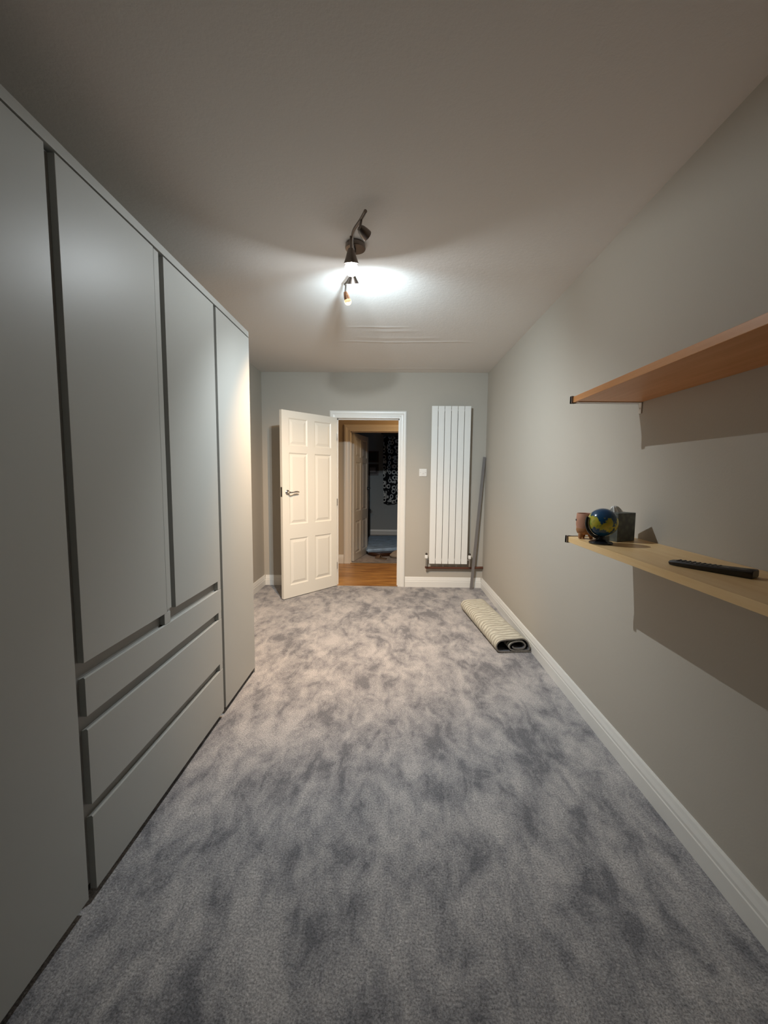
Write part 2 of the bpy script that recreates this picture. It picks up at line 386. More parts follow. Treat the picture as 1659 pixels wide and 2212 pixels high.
struct('trim_1', bm, mat('threshold_metal', (0.75, 0.72, 0.66), 0.25, metal=0.9))

# ------------------------------------------------------------------ wardrobe
wd = thing('fitted_wardrobe', 'long pale grey handleless wardrobe with tall doors and three drawers along left wall', 'wardrobe', (0, 0, 0))
DT = 0.019; XB = WX-DT-0.001            # door thickness, carcass front
YE, YS = 2.594, 0.600
car = bmesh.new()
box(car, (LW+0.004, YS, 0.055), (XB, YE-0.001, 2.150))
obj('carcass', car, WARD_IN, wd)
bm = bmesh.new(); box(bm, (LW+0.004, YE, 0.0), (WX-0.002, YE+0.002, 2.188)); 
obj('side_panel', bm, WARD, wd)
bm = bmesh.new(); box(bm, (LW+0.004, YS, 2.157), (WX, YE, 2.188), 0.001); obj('top_panel', bm, WARD, wd)
bm = bmesh.new(); box(bm, (LW+0.01, YS, 0.001), (WX-0.045, YE-0.02, 0.055)); obj('plinth', bm, BLACK, wd)
def door_panel(y0, y1, z0, z1):
    return obj('door', B(((XB, y0, z0), (WX, y1, z1)), bev=0.0012), WARD, wd)
door_panel(0.602, 1.101, 0.036, 2.150)
dB = door_panel(1.134, 1.579, 0.756, 2.150)
obj('handle_strip', B(((XB, 1.5815, 0.768), (WX-0.001, 1.614, 2.148)), bev=0.0008), WARD, dB)
dC = door_panel(1.645, 2.091, 0.757, 2.150)
door_panel(2.119, 2.594, 0.036, 2.150)
def drawer(z0, z1):
    # front with a sloped, light-catching top lip and a closed end at the far side
    prof = [(XB, z0), (WX, z0), (WX, z1-0.004), (WX-0.004, z1), (XB+0.003, z1-0.006), (XB, z1-0.006)]
    bm = bmesh.new(); prism(bm, prof, lambda a, b, t: (a, t, b), 1.134, 2.091)
    return obj('drawer', bm, WARD, wd)
d_a = drawer(0.592, 0.712); drawer(0.314, 0.553); drawer(0.036, 0.277)
for (z0, z1) in ((0.553, 0.592), (0.277, 0.314), (0.712, 0.757)):
    obj('filler_strip', B(((XB, 2.056, z0), (WX-0.0005, 2.0905, z1))), WARD, wd)
obj('filler_strip', B(((XB, 1.560, 0.712), (WX-0.0005, 1.602, 0.756))), WARD, wd)

# ------------------------------------------------------------------ radiator, pipe, switch, strip
rd = thing('vertical_radiator', 'tall white vertical flat panel radiator on far wall right of doorway', 'radiator', (0.661, 4.70, 0.30))
rx0, rx1, rz0, rz1, ry = -0.2205, 0.2205, 0.0, 1.795, -0.036
for k in range(6):
    a = rx0 + k*0.0739
    obj('panel', B(((a, ry, rz0), (a+0.0684, ry+0.010, rz1)), bev=0.0025), RAD, rd)
for z in (0.045, rz1-0.045):
    bm = bmesh.new(); tube(bm, [(rx0+0.012, ry+0.026, z), (rx1-0.012, ry+0.026, z)], 0.016, 16); obj('manifold', bm, RAD, rd, True)
obj('gap_shade_panel', B(((rx0+0.004, 0.012, 0.012), (rx1, 0.020, rz1-0.012)), bev=0.002), RAD, rd)  # extra sheet added behind the panels to darken the gap to the wall
for (px, pz) in ((-0.13, 0.22), (0.13, 0.22), (-0.13, 1.55), (0.13, 1.55)):
    obj('bracket', B(((px-0.015, ry+0.010, pz-0.02), (px+0.015, 0.063, pz+0.02))), RAD, rd)
for s in (-1, 1):
    X = s*(0.2205+0.030)
    bm = bmesh.new()
    tube(bm, [(s*0.205, ry+0.026, 0.045), (X, ry+0.026, 0.045)], 0.010, 12)
    tube(bm, [(X, ry+0.026, -0.035), (X, ry+0.026, 0.06)], 0.0105, 12)
    v = obj('valve', bm, CHROME, rd, True)
    bm = bmesh.new(); lathe(bm, [(0, 0.055), (0.012, 0.055), (0.019, 0.062), (0.019, 0.094), (0.015, 0.100), (0, 0.100)], (X, ry+0.026, 0), (0,0,1), 20)
    obj('cap', bm, PLASTIC, v, True)
    bm = bmesh.new(); lathe(bm, [(0, 0.100), (0.013, 0.100), (0.012, 0.116), (0.007, 0.122), (0, 0.122)], (X, ry+0.026, 0), (0,0,1), 16)
    obj('knob', bm, DARKHOLE, v, True)
bm = bmesh.new()
tube(bm, [(0.409, 4.690, 0.262), (0.409, 4.690, 0.252), (0.414, 4.700, 0.242), (0.43, 4.715, 0.240), (0.46, 4.722, 0.240), (0.80, 4.722, 0.242), (0.905, 4.722, 0.242), (1.074, 4.722, 0.250)], 0.0140, 14)
tube(bm, [(0.9115, 4.690, 0.262), (0.9115, 4.700, 0.250), (0.9115, 4.716, 0.243)], 0.0105, 12)
pp = obj('heating_pipe', bm, COPPER, None, True)
tag(pp, 'brown copper heating pipe running along the wall beneath the white radiator', 'pipe')

sw = thing('light_switch', 'small square white switch plate on far wall between doorway and radiator', 'switch', (0.359, D, 1.351))
obj('plate', B(((-0.044, -0.009, -0.044), (0.044, 0, 0.044)), bev=0.003), PLASTIC, sw)
obj('rocker', B(((-0.012, -0.013, -0.014), (0.012, -0.008, 0.014)), bev=0.002), PLASTIC, sw)
GREY = mat('switch_grey', (0.35, 0.34, 0.32), 0.4)
for s in (-1, 1):
    bm = bmesh.new(); lathe(bm, [(0, 0.0), (0.0035, 0), (0.003, 0.0018), (0, 0.002)], (s*0.030, -0.009, 0), (0, -1, 0), 12); obj('screw', bm, GREY, sw, True)

# grey angle strip leaning in the corner: base on the carpet, top against the right wall
P0, P1 = Vector((0.934, 4.672, 0.0)), Vector((1.058, 4.735, 1.535))
ax = (P1-P0).normalized(); side = Vector((1, 0.1, 0)); side = (side-ax*side.dot(ax)).normalized(); dep = ax.cross(side).normalized()
if dep.y < 0: dep = -dep
prof = [(-0.017, 0), (0.017, 0), (0.017, 0.016), (0.0145, 0.016), (0.0145, 0.0025), (-0.017, 0.0025)]
bm = bmesh.new(); prism(bm, prof, lambda a, b, t: P0+ax*t+side*a+dep*b, 0.003, (P1-P0).length)
tag(obj('metal_strip', bm, STRIP), 'long grey metal strip leaning upright in far right corner beside radiator', 'metal strip')

# ------------------------------------------------------------------ rolled rug
def rug():
    raw = [(1340,1192),(1240,1186),(1100,1186),(950,1186),(840,1182),(785,1160),(762,1115),(765,1065),(800,1020),(860,1000),(950,993),(1050,990),(1130,982),(1190,990),(1240,1025),(1270,1075),(1285,1125),(1275,1160),(1215,1168),(1100,1165),(1010,1158),(968,1125),(966,1080),(1005,1042),(1080,1022),(1150,1025),(1200,1055),(1212,1100),(1180,1135),(1110,1142),(1040,1130),(1015,1105)]
    k = 0.000486
    P = [((x-1050)*k, (1192-y)*k+0.0055) for x, y in raw]
    # smooth the path
    def cr(p0, p1, p2, p3, t): return tuple(0.5*((2*b)+(-a+c)*t+(2*a-5*b+4*c-d)*t*t+(-a+3*b-3*c+d)*t**3) for a, b, c, d in zip(p0, p1, p2, p3))
    Q = []
    for i in range(len(P)-1):
        for s in range(4): Q.append(cr(P[max(i-1,0)], P[i], P[i+1], P[min(i+2, len(P)-1)], s/4))
    Q.append(P[-1])
    tk = 0.0047
    outer, inner = [], []
    for i, p in enumerate(Q):
        a, b = Q[max(i-1,0)], Q[min(i+1, len(Q)-1)]; dx, dz = b[0]-a[0], b[1]-a[1]; l = math.hypot(dx, dz); nx_, nz_ = -dz/l, dx/l
        outer.append((p[0]-nx_*tk, p[1]-nz_*tk)); inner.append((p[0]+nx_*tk, p[1]+nz_*tk))
    nseg = 90; Lr = 0.985
    base0, base1 = Vector((0.932, 2.965, 0)), Vector((0.835, 3.945, 0))
    dirv = (base1-base0).normalized(); rt = Vector((dirv.y, -dirv.x, 0))
    def build(line, bm, wob):
        rows = []
        for j in range(nseg+1):
            t = Lr*j/nseg; row = []
            for i, (u, v) in enumerate(line):
                c = base0+dirv*t+rt*u+Vector((0, 0, max(v, 0.0008)))
                row.append(bm.verts.new(c))
            rows.append(row)
        return rows
    bm = bmesh.new()
    ro, ri = build(outer, bm, 1), build(inner, bm, 0)
    n = len(outer)
    for j in range(nseg):
        for i in range(n-1):
            f = bm.faces.new((ro[j][i], ro[j][i+1], ro[j+1][i+1], ro[j+1][i])); f.material_index = 1
            f = bm.faces.new((ri[j][i+1], ri[j][i], ri[j+1][i], ri[j+1][i+1])); f.material_index = 0
        for i in (0, n-1):
            f = bm.faces.new((ro[j][i], ro[j+1][i], ri[j+1][i], ri[j][i])); f.material_index = 1
    for j in (0, nseg):
        for i in range(n-1):
            f = bm.faces.new((ro[j][i], ri[j][i], ri[j][i+1], ro[j][i+1])); f.material_index = 2
    m1 = bpy.data.materials.new('rug_ribbed'); m1.use_nodes = True; nt = m1.node_tree; b = nt.nodes['Principled BSDF']; L = nt.links.new
    tc = N(nt, 'ShaderNodeTexCoord'); mp = N(nt, 'ShaderNodeMapping'); mp.inputs['Rotation'].default_value = (0, 0, -0.099)
    L(tc.outputs['Object'], mp.inputs['Vector'])
    wv = N(nt, 'ShaderNodeTexWave', Scale=7.0, Distortion=6.0, Detail=2.0); wv.inputs['Detail Scale'].default_value = 1.5; wv.bands_direction = 'Y'; L(mp.outputs[0], wv.inputs['Vector'])
    ns = N(nt, 'ShaderNodeTexNoise', Scale=120.0, Detail=3.0); L(tc.outputs['Object'], ns.inputs['Vector'])
    a_ = N(nt, 'ShaderNodeMath', operation='MULTIPLY_ADD'); L(ns.outputs['Fac'], a_.inputs[0]); a_.inputs[1].default_value = 0.5; L(wv.outputs['Fac'], a_.inputs[2])
    r = N(nt, 'ShaderNodeValToRGB'); r.color_ramp.elements[0].position = 0.25; r.color_ramp.elements[0].color = (0.40, 0.37, 0.30, 1); r.color_ramp.elements[1].position = 0.9; r.color_ramp.elements[1].color = (0.60, 0.57, 0.47, 1)
    L(a_.outputs[0], r.inputs['Fac']); L(r.outputs['Color'], b.inputs['Base Color']); b.inputs['Roughness'].default_value = 0.95
    bu = N(nt, 'ShaderNodeBump', Strength=0.9, Distance=0.008); L(a_.outputs[0], bu.inputs['Height']); L(bu.outputs['Normal'], b.inputs['Normal'])
    m2 = mat('rug_pile', (0.13, 0.125, 0.13), 1.0, bump=(150, 0.6, 0.004))
    m3 = mat('rug_edge', (0.20, 0.18, 0.155), 0.95, noise=(120, 0.3))
    o = obj('rolled_rug', bm, m1, None, True); o.data.materials.append(m2); o.data.materials.append(m3)
    tag(o, 'loosely rolled cream ribbed rug with dark inside lying along right skirting', 'rug')
rug()

# ------------------------------------------------------------------ shelves
SX = 0.791
def shelf(name, label, z0, z1, yend, m, zl):
    t = thing(name, label, 'shelf', (0, 0, 0), group='wall shelves')
    obj('board', B(((SX, 0.25, z0), (RW-0.001, yend, z1)), bev=0.0012), m, t)
    bm = bmesh.new()
    box(bm, (SX-0.001, yend+0.0005, z0-0.003), (RW-0.001, yend+0.006, z1+0.003))
    box(bm, (SX-0.007, yend-0.003, z0-0.003), (SX-0.0005, yend+0.014, z1+0.003)); box(bm, (SX-0.007, yend+0.0005, z0-0.003), (SX+0.012, yend+0.014, z1+0.003))
    obj('end_strip', bm, EDGE, t)
    for y in (yend-0.005, 0.40):
        bm = bmesh.new()
        box(bm, (SX+0.012, y-0.022, z0-0.0035), (RW-0.002, y-0.002, z0-0.0005)); box(bm, (RW-0.005, y-0.022, z0-zl), (RW-0.001, y-0.002, z0-0.003), 0.0012)
        lathe(bm, [(0, 0), (0.004, 0), (0.003, 0.002), (0, 0.0025)], (RW-0.005, y-0.012, z0-zl*0.55), (-1, 0, 0), 10)
        obj('bracket', bm, PLASTIC, t)
    return t
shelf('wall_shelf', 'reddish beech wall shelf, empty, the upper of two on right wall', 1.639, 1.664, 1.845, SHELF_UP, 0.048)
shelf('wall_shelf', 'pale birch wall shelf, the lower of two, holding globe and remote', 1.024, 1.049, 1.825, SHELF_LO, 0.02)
ST = 1.0495

# pot
pot = thing('face_plant_pot', 'pinkish terracotta pot with face and stubby legs behind the globe on lower shelf', 'pot', (0.836, 1.765, ST))
CLAY = mat('terracotta_pink', (0.46, 0.23, 0.15), 0.7, noise=(30, 0.08)); CLAY2 = mat('terracotta_orange', (0.36, 0.16, 0.06), 0.7, noise=(40, 0.15))
bm = bmesh.new()
lathe(bm, [(0.0345, 0.045), (0.037, 0.060), (0.037, 0.085), (0.0355, 0.106), (0.0345, 0.109), (0.0325, 0.108), (0.032, 0.04), (0, 0.035)], seg=36)
obj('bowl', bm, CLAY, pot, True)
bm = bmesh.new()
lathe(bm, [(0, 0.018), (0.022, 0.018), (0.031, 0.024), (0.0355, 0.036), (0.0348, 0.046), (0.0335, 0.046)], seg=36)
bt = obj('base', bm, CLAY2, pot, True)
for a in (200, 320, 80):
    c, s = math.cos(math.radians(a)), math.sin(math.radians(a))
    bm = bmesh.new(); tube(bm, [(c*0.020, s*0.020, 0.026), (c*0.024, s*0.024, 0.012), (c*0.026, s*0.026, 0.0005)], [0.012, 0.009, 0.006], 14); obj('leg', bm, CLAY2, pot, True)
for a in (170, 128):
    c, s = math.cos(math.radians(a)), math.sin(math.radians(a))
    bm = bmesh.new(); bmesh.ops.create_uvsphere(bm, u_segments=12, v_segments=8, radius=0.0045, matrix=Matrix.Translation((c*0.036, s*0.036, 0.080)))
    obj('eye', bm, BLACK, pot, True)

# globe
gb = thing('desk_globe', 'small blue globe with yellow continents on black stand on lower shelf', 'globe', (0.838, 1.632, ST))
m = bpy.data.materials.new('globe_map'); m.use_nodes = True; nt = m.node_tree; b = nt.nodes['Principled BSDF']; L = nt.links.new
tc = N(nt, 'ShaderNodeTexCoord'); ns = N(nt, 'ShaderNodeTexNoise', Scale=24.0, Detail=6.0, Roughness=0.6); L(tc.outputs['Object'], ns.inputs['Vector'])
# land: around the middle latitudes of the side that faces the room
sep = N(nt, 'ShaderNodeSeparateXYZ'); L(tc.outputs['Object'], sep.inputs[0])
q = N(nt, 'ShaderNodeMath', operation='ABSOLUTE'); L(sep.outputs['Z'], q.inputs[0])
q2 = N(nt, 'ShaderNodeMath', operation='MULTIPLY_ADD'); L(q.outputs[0], q2.inputs[0]); q2.inputs[1].default_value = -6.0; q2.inputs[2].default_value = 0.15
q3 = N(nt, 'ShaderNodeMath', operation='ADD'); L(ns.outputs['Fac'], q3.inputs[0]); L(q2.outputs[0], q3.inputs[1])
r = N(nt, 'ShaderNodeValToRGB'); r.color_ramp.interpolation = 'LINEAR'; e = r.color_ramp.elements
e[0].position = 0.50; e[0].color = (0.008, 0.055, 0.13, 1); e[1].position = 0.53; e[1].color = (0.42, 0.42, 0.03, 1)
r.color_ramp.elements.new(0.62).color = (0.50, 0.40, 0.05, 1); r.color_ramp.elements.new(0.72).color = (0.25, 0.34, 0.05, 1)
L(q3.outputs[0], r.inputs['Fac']); L(r.outputs['Color'], b.inputs['Base Color']); b.inputs['Roughness'].default_value = 0.18
bm = bmesh.new(); bmesh.ops.create_uvsphere(bm, u_segments=48, v_segments=32, radius=0.056)
o = obj('sphere', bm, m, gb, True); o.location = (0.003, 0, 0.085); o.rotation_euler = (0.3, 0.1, 0.6)
GB = mat('globe_stand_black', (0.01, 0.01, 0.012), 0.25)
bm = bmesh.new(); lathe(bm, [(0, 0), (0.043, 0), (0.044, 0.004), (0.040, 0.008), (0.026, 0.012), (0.017, 0.018), (0.014, 0.030), (0.012, 0.031), (0, 0.031)], seg=36)
obj('base', bm, GB, gb, True)
bm = bmesh.new(); pts = []
for k in range(19):
    a = math.radians(-100+ (-100)*k/18 + 0)
    pts.append((0.003+0.0635*math.cos(a), 0.0, 0.085+0.0635*math.sin(a)))
tube(bm, pts, [0.006]*19, 10); obj('arm', bm, GB, gb, True)

# tissue box
tb = thing('tissue_box', 'dark patterned cube tissue box on lower shelf against the wall', 'tissue box', (0.951, 1.742, ST), math.radians(24))
m = bpy.data.materials.new('tissue_card'); m.use_nodes = True; nt = m.node_tree; b = nt.nodes['Principled BSDF']; L = nt.links.new
tc = N(nt, 'ShaderNodeTexCoord'); vo = N(nt, 'ShaderNodeTexVoronoi', Scale=42.0); L(tc.outputs['Object'], vo.inputs['Vector'])
r = N(nt, 'ShaderNodeValToRGB'); e = r.color_ramp.elements; e[0].position = 0.05; e[0].color = (0.13, 0.14, 0.115, 1); e[1].position = 0.6; e[1].color = (0.07, 0.08, 0.072, 1)
L(vo.outputs['Distance'], r.inputs['Fac']); L(r.outputs['Color'], b.inputs['Base Color']); b.inputs['Roughness'].default_value = 0.5
obj('carton', B(((-0.052, -0.052, 0.0), (0.052, 0.052, 0.118)), bev=0.0015), m, tb)
bm = bmesh.new(); lathe(bm, [(0, 0.1187), (0.028, 0.1187)], seg=28); 
obj('slot', bm, mat('slot_film', (0.35, 0.37, 0.35), 0.4), tb)
bm = bmesh.new(); rows = []
for j in range(9):
    t = j/8; row = []
    for k in range(30):
        a = 2*math.pi*k/30; rr = (0.020*(1-t)**0.8+0.003)*(1+0.28*math.sin(5*a+2*t)+0.15*math.sin(9*a))
        row.append(bm.verts.new((rr*math.cos(a)*1.25-0.012*t, rr*math.sin(a)*0.8, 0.118+0.024*math.sin(t*1.6)+0.003*math.sin(4*a)*t)))
    rows.append(row)
for A, C in zip(rows, rows[1:]):
    for k in range(30): bm.faces.new((A[k], A[(k+1) % 30], C[(k+1) % 30], C[k]))
bm.faces.new(rows[-1]); obj('tissue', bm, mat('tissue_white', (0.8, 0.8, 0.78), 0.9), tb, True)

# remote
rm = thing('remote_control', 'slim black remote control lying near the front of the lower shelf', 'remote control', (0.912, 1.168, ST), math.atan2(-0.174, 0.107))
RB = mat('remote_black', (0.012, 0.011, 0.011), 0.35)
bm = bmesh.new()
ring = []
for (x, hw, z0_, z1_) in ((-0.103, 0.008, 0.004, 0.009), (-0.098, 0.016, 0.001, 0.013), (-0.08, 0.0205, 0.0, 0.015), (0.0, 0.0215, 0.0, 0.017), (0.08, 0.022, 0.0, 0.021), (0.1005, 0.0215, 0.0, 0.0225), (0.103, 0.020, 0.002, 0.021)):
    ring.append([bm.verts.new(c) for c in ((x, -hw+0.003, z0_), (x, hw-0.003, z0_), (x, hw, z0_+0.004), (x, hw, z1_-0.004), (x, hw-0.004, z1_), (x, -hw+0.004, z1_), (x, -hw, z1_-0.004), (x, -hw, z0_+0.004))])
for A, C in zip(ring, ring[1:]):
    for k in range(8): bm.faces.new((A[k], A[(k+1) % 8], C[(k+1) % 8], C[k]))
bm.faces.new(ring[0][::-1]); bm.faces.new(ring[-1]); obj('body', bm, RB, rm, True)
BT = mat('remote_button', (0.06, 0.06, 0.062), 0.45)
def button(x, y, r=0.0032):
    z = 0.0165+max(0, x)*0.045 + (x*0.018 if x < 0 else 0)
    bm = bmesh.new(); lathe(bm, [(r, -0.002), (r, 0.0012), (r*0.8, 0.002), (0, 0.002)], (x, y, z), seg=12); obj('button', bm, BT, rm, True)
for i in range(9):
    for j in (-1, 0, 1): button(-0.078+i*0.0125, j*0.011)
bm = bmesh.new(); lathe(bm, [(0.014, -0.002), (0.014, 0.0015), (0.011, 0.0025), (0, 0.0025)], (0.058, 0, 0.0185), seg=24); obj('dial', bm, BT, rm, True)

# ------------------------------------------------------------------ ceiling spotlight bar
sl = thing('spotlight_bar', 'curved dark chrome ceiling bar with four adjustable spotlights', 'ceiling light', (0, 0, 0))
bm = bmesh.new(); lathe(bm, [(0, 0), (0.050, 0), (0.052, 0.004), (0.050, 0.022), (0.044, 0.027), (0, 0.028)], (-0.198, 2.175, H-0.0285), (0, 0, 1), 36); obj('canopy', bm, BRONZE, sl, True)
ZB = 2.435
def crv(P, n=8):
    out = []
    for i in range(len(P)-1):
        p0, p1, p2, p3 = P[max(i-1,0)], P[i], P[i+1], P[min(i+2, len(P)-1)]
        for s in range(n):
            t = s/n; out.append(tuple(0.5*((2*b_)+(-a_+c_)*t+(2*a_-5*b_+4*c_-d_)*t*t+(-a_+3*b_-3*c_+d_)*t**3) for a_, b_, c_, d_ in zip(p0, p1, p2, p3)))
    out.append(tuple(P[-1])); return out
BAR = crv([(-0.125, 1.845, ZB), (-0.150, 1.905, ZB), (-0.188, 1.985, ZB), (-0.205, 2.07, ZB), (-0.207, 2.17, ZB), (-0.212, 2.28, ZB), (-0.232, 2.38, ZB), (-0.268, 2.47, ZB), (-0.290, 2.515, ZB)])
bm = bmesh.new(); tube(bm, BAR, 0.0075, 14); tube(bm, [(-0.205, 2.175, ZB), (-0.203, 2.175, H-0.02)], 0.010, 12)
obj('bar', bm, BRONZE, sl, True)
BULB_OFF = mat('bulb_cream', (0.78, 0.66, 0.48), 0.3)
def spot_head(top, pivot, axis, r0, r1, length, bulb_r, mcup, mbulb, bulb_out):
    """stem from the bar to the pivot, cup opening along axis"""
    axis = Vector(axis).normalized(); pivot = Vector(pivot)
    bm = bmesh.new(); tube(bm, [top, pivot], 0.0055, 10); st = obj('stem', bm, BRONZE, sl, True)
    bm = bmesh.new()
    prof = [(0, -0.004), (r0*0.7, -0.003), (r0, 0.006), (r0*0.3+r1*0.7, length*0.55), (r1, length), (r1-0.002, length), (r1*0.62+r0*0.3, length*0.55), (r0*0.7, 0.012), (0, 0.012)]
    lathe(bm, prof, pivot, axis, 30); c = obj('lamp_cup', bm, mcup, sl, True)
    ctr = pivot+axis*(length-bulb_r+bulb_out)
    bm = bmesh.new(); bmesh.ops.create_uvsphere(bm, u_segments=24, v_segments=16, radius=bulb_r, matrix=Matrix.Translation(ctr))
    bl = obj('bulb', bm, mbulb, c, True)
    return c, bl, ctr
# 1: nearest the camera, off, turned away
spot_head((-0.147, 1.90, ZB), (-0.152, 1.890, 2.392), (0.42, 0.50, -0.22), 0.018, 0.025, 0.046, 0.020, BRONZE, BULB_OFF, -0.004)
# 2: the lit one (lamp glass glows, the light itself sits inside it)
lit = bpy.data.materials.new('lit_bulb_glass'); lit.use_nodes = True; nt = lit.node_tree; nt.nodes.clear()
em = nt.nodes.new('ShaderNodeEmission'); em.inputs[0].default_value = (0.97, 0.99, 1, 1); em.inputs[1].default_value = 3.5
tr = nt.nodes.new('ShaderNodeBsdfTransparent'); ad = nt.nodes.new('ShaderNodeAddShader'); out = nt.nodes.new('ShaderNodeOutputMaterial')
nt.links.new(em.outputs[0], ad.inputs[0]); nt.links.new(tr.outputs[0], ad.inputs[1]); nt.links.new(ad.outputs[0], out.inputs[0])
LD = LAMP_DIR.normalized(); CUPL = 0.060; piv = LAMP-LD*CUPL
bm = bmesh.new(); tube(bm, [(-0.206, 2.03, ZB), piv], 0.0055, 10); obj('stem', bm, BRONZE, sl, True)
bm = bmesh.new()
lathe(bm, [(0, -0.004), (0.012, -0.003), (0.017, 0.006), (0.028, 0.040), (0.036, CUPL), (0.0, CUPL-0.001)], piv, LD, 36)
cup = obj('lamp_cup', bm, BRONZE, sl, True)
bm = bmesh.new()
lathe(bm, [(0.024, 0.001), (0.0300, 0.010), (0.0325, 0.020), (0.0315, 0.031), (0.026, 0.042), (0.017, 0.050), (0.008, 0.0535), (0, 0.054)], LAMP, LD, 32)
obj('bulb', bm, lit, cup, True)
light('bulb_light', 'POINT', LAMP+LD*0.006, P_MAIN_POINT, C_COOL, None, shadow_soft_size=0.004)
def aim(o, d): o.rotation_euler = Vector(d).to_track_quat('-Z', 'Y').to_euler()
dk = light('bulb_light', 'SPOT', LAMP+LD*0.007, P_MAIN_SPOT, C_COOL, None, spot_size=math.radians(150), spot_blend=1.0, shadow_soft_size=0.005)
aim(dk, MAIN_AIM)
# 3: grey cone turned away from the camera; its cool bulb washes the far part of the ceiling
A3 = Vector((0.055, 0.45, -0.88)).normalized(); P3 = Vector((-0.218, 2.226, 2.362)); L3 = 0.048
bm = bmesh.new(); tube(bm, [(-0.209, 2.225, ZB), P3], 0.0055, 10); obj('stem', bm, BRONZE, sl, True)
bm = bmesh.new(); lathe(bm, [(0, -0.004), (0.008, -0.003), (0.012, 0.006), (0.020, 0.026), (0.031, L3), (0, L3-0.001)], P3, A3, 32)
c3 = obj('lamp_cup', bm, BRONZE, sl, True)
bm = bmesh.new(); lathe(bm, [(0.026, L3+0.001), (0.024, L3+0.012), (0.014, L3+0.018), (0, L3+0.020)], P3, A3, 28)
obj('bulb', bm, lit, c3, True)
o3 = light('bulb_light', 'SPOT', P3+A3*(L3+0.005), P_THIRD, (0.72, 0.90, 1.0), None, spot_size=math.radians(150), spot_blend=1.0, shadow_soft_size=0.018)
aim(o3, THIRD_AIM)
# 4: coppery cup with a cream globe bulb, a weak warm light
warm = bpy.data.materials.new('warm_bulb_glass'); warm.use_nodes = True; nt = warm.node_tree; nt.nodes.clear()
em = nt.nodes.new('ShaderNodeEmission'); em.inputs[0].default_value = (1.0, 0.74, 0.40, 1); em.inputs[1].default_value = 0.9
tr = nt.nodes.new('ShaderNodeBsdfTransparent'); ad = nt.nodes.new('ShaderNodeAddShader'); out = nt.nodes.new('ShaderNodeOutputMaterial')
tr.inputs[0].default_value = (0.85, 0.85, 0.85, 1)
nt.links.new(em.outputs[0], ad.inputs[0]); nt.links.new(tr.outputs[0], ad.inputs[1]); nt.links.new(ad.outputs[0], out.inputs[0])
c4, b4, ctr4 = spot_head((-0.283, 2.502, ZB), (-0.286, 2.505, 2.385), (0.12, 0.06, -0.42), 0.013, 0.019, 0.050, 0.021, COPPERY, warm, 0.022)
o4 = light('warm_bulb_light', 'SPOT', ctr4+Vector((0, 0, -0.004)), P_WARM, C_WARM, None, spot_size=math.radians(112), spot_blend=0.9, shadow_soft_size=0.010)
aim(o4, (-0.22, 0.47, -0.85))

# ------------------------------------------------------------------ things in the dark bedroom
# quilted low bed on a dark curved base
lb = thing('low_day_bed', 'low bed with blue-grey quilt over dark brown curved base in the dark room', 'bed', (0, 0, 0))
BLUE = mat('blue_quilt', (0.36, 0.50, 0.66), 0.85, noise=(9, 0.25), bump=(14, 0.6, 0.02))
bm = bmesh.new()
top = [(-0.40, 6.56), (0.10, 6.80), (0.80, 7.05), (1.3, 7.3), (1.3, 8.15), (0.2, 8.17), (-0.45, 8.12), (-0.47, 7.2)]
def rounded(poly, z0, z1, bm, bev=0.02):
    A = [bm.verts.new((x, y, z0)) for x, y in poly]; C = [bm.verts.new((x, y, z1)) for x, y in poly]; n = len(poly)
    fs = [bm.faces.new((A[k], A[(k+1) % n], C[(k+1) % n], C[k])) for k in range(n)]; fs += [bm.faces.new(A[::-1]), bm.faces.new(C)]
    bmesh.ops.bevel(bm, geom=list({e for f in fs for e in f.edges}), offset=bev, segments=3, affect='EDGES')
rounded(top, 0.060, 0.110, bm); obj('quilt', bm, BLUE, lb, True)
bm = bmesh.new(); pts = [(-0.38, 6.62), (-0.30, 6.53), (-0.18, 6.50), (0.0, 6.58), (0.3, 6.74), (1.2, 7.2), (1.25, 8.1), (-0.4, 8.1), (-0.44, 7.2)]
rounded(pts, 0.004, 0.060, bm, 0.015); obj('base', bm, mat('dark_brown_wood', (0.05, 0.018, 0.008), 0.35), lb, True)
def blob(name, loc, size, m, label, cat, seed=0):
    rnd = random.Random(seed); bm = bmesh.new(); bmesh.ops.create_icosphere(bm, subdivisions=4, radius=1.0)
    ph = [rnd.uniform(0, 6) for _ in range(6)]
    for v in bm.verts:
        c = v.co.copy(); k = 1+0.07*math.sin(5*c.x+ph[0])+0.06*math.sin(6*c.y+ph[1])+0.05*math.sin(7*c.z+ph[2])
        if c.z < -0.5: c.z = -0.5
        v.co = Vector((c.x*size[0]*k, c.y*size[1]*k, (c.z+0.5)*size[2]/1.5*k))
    o = obj(name, bm, m, None, True, loc); return tag(o, label, cat)
blob('cushion', (0.14, 6.47, 0.004), (0.15, 0.11, 0.125), mat('beige_cloth', (0.36, 0.29, 0.22), 0.9, noise=(20, 0.15), bump=(25, 0.5, 0.01)), 'beige soft cushion on the carpet just inside the second doorway, right side', 'cushion', 3)
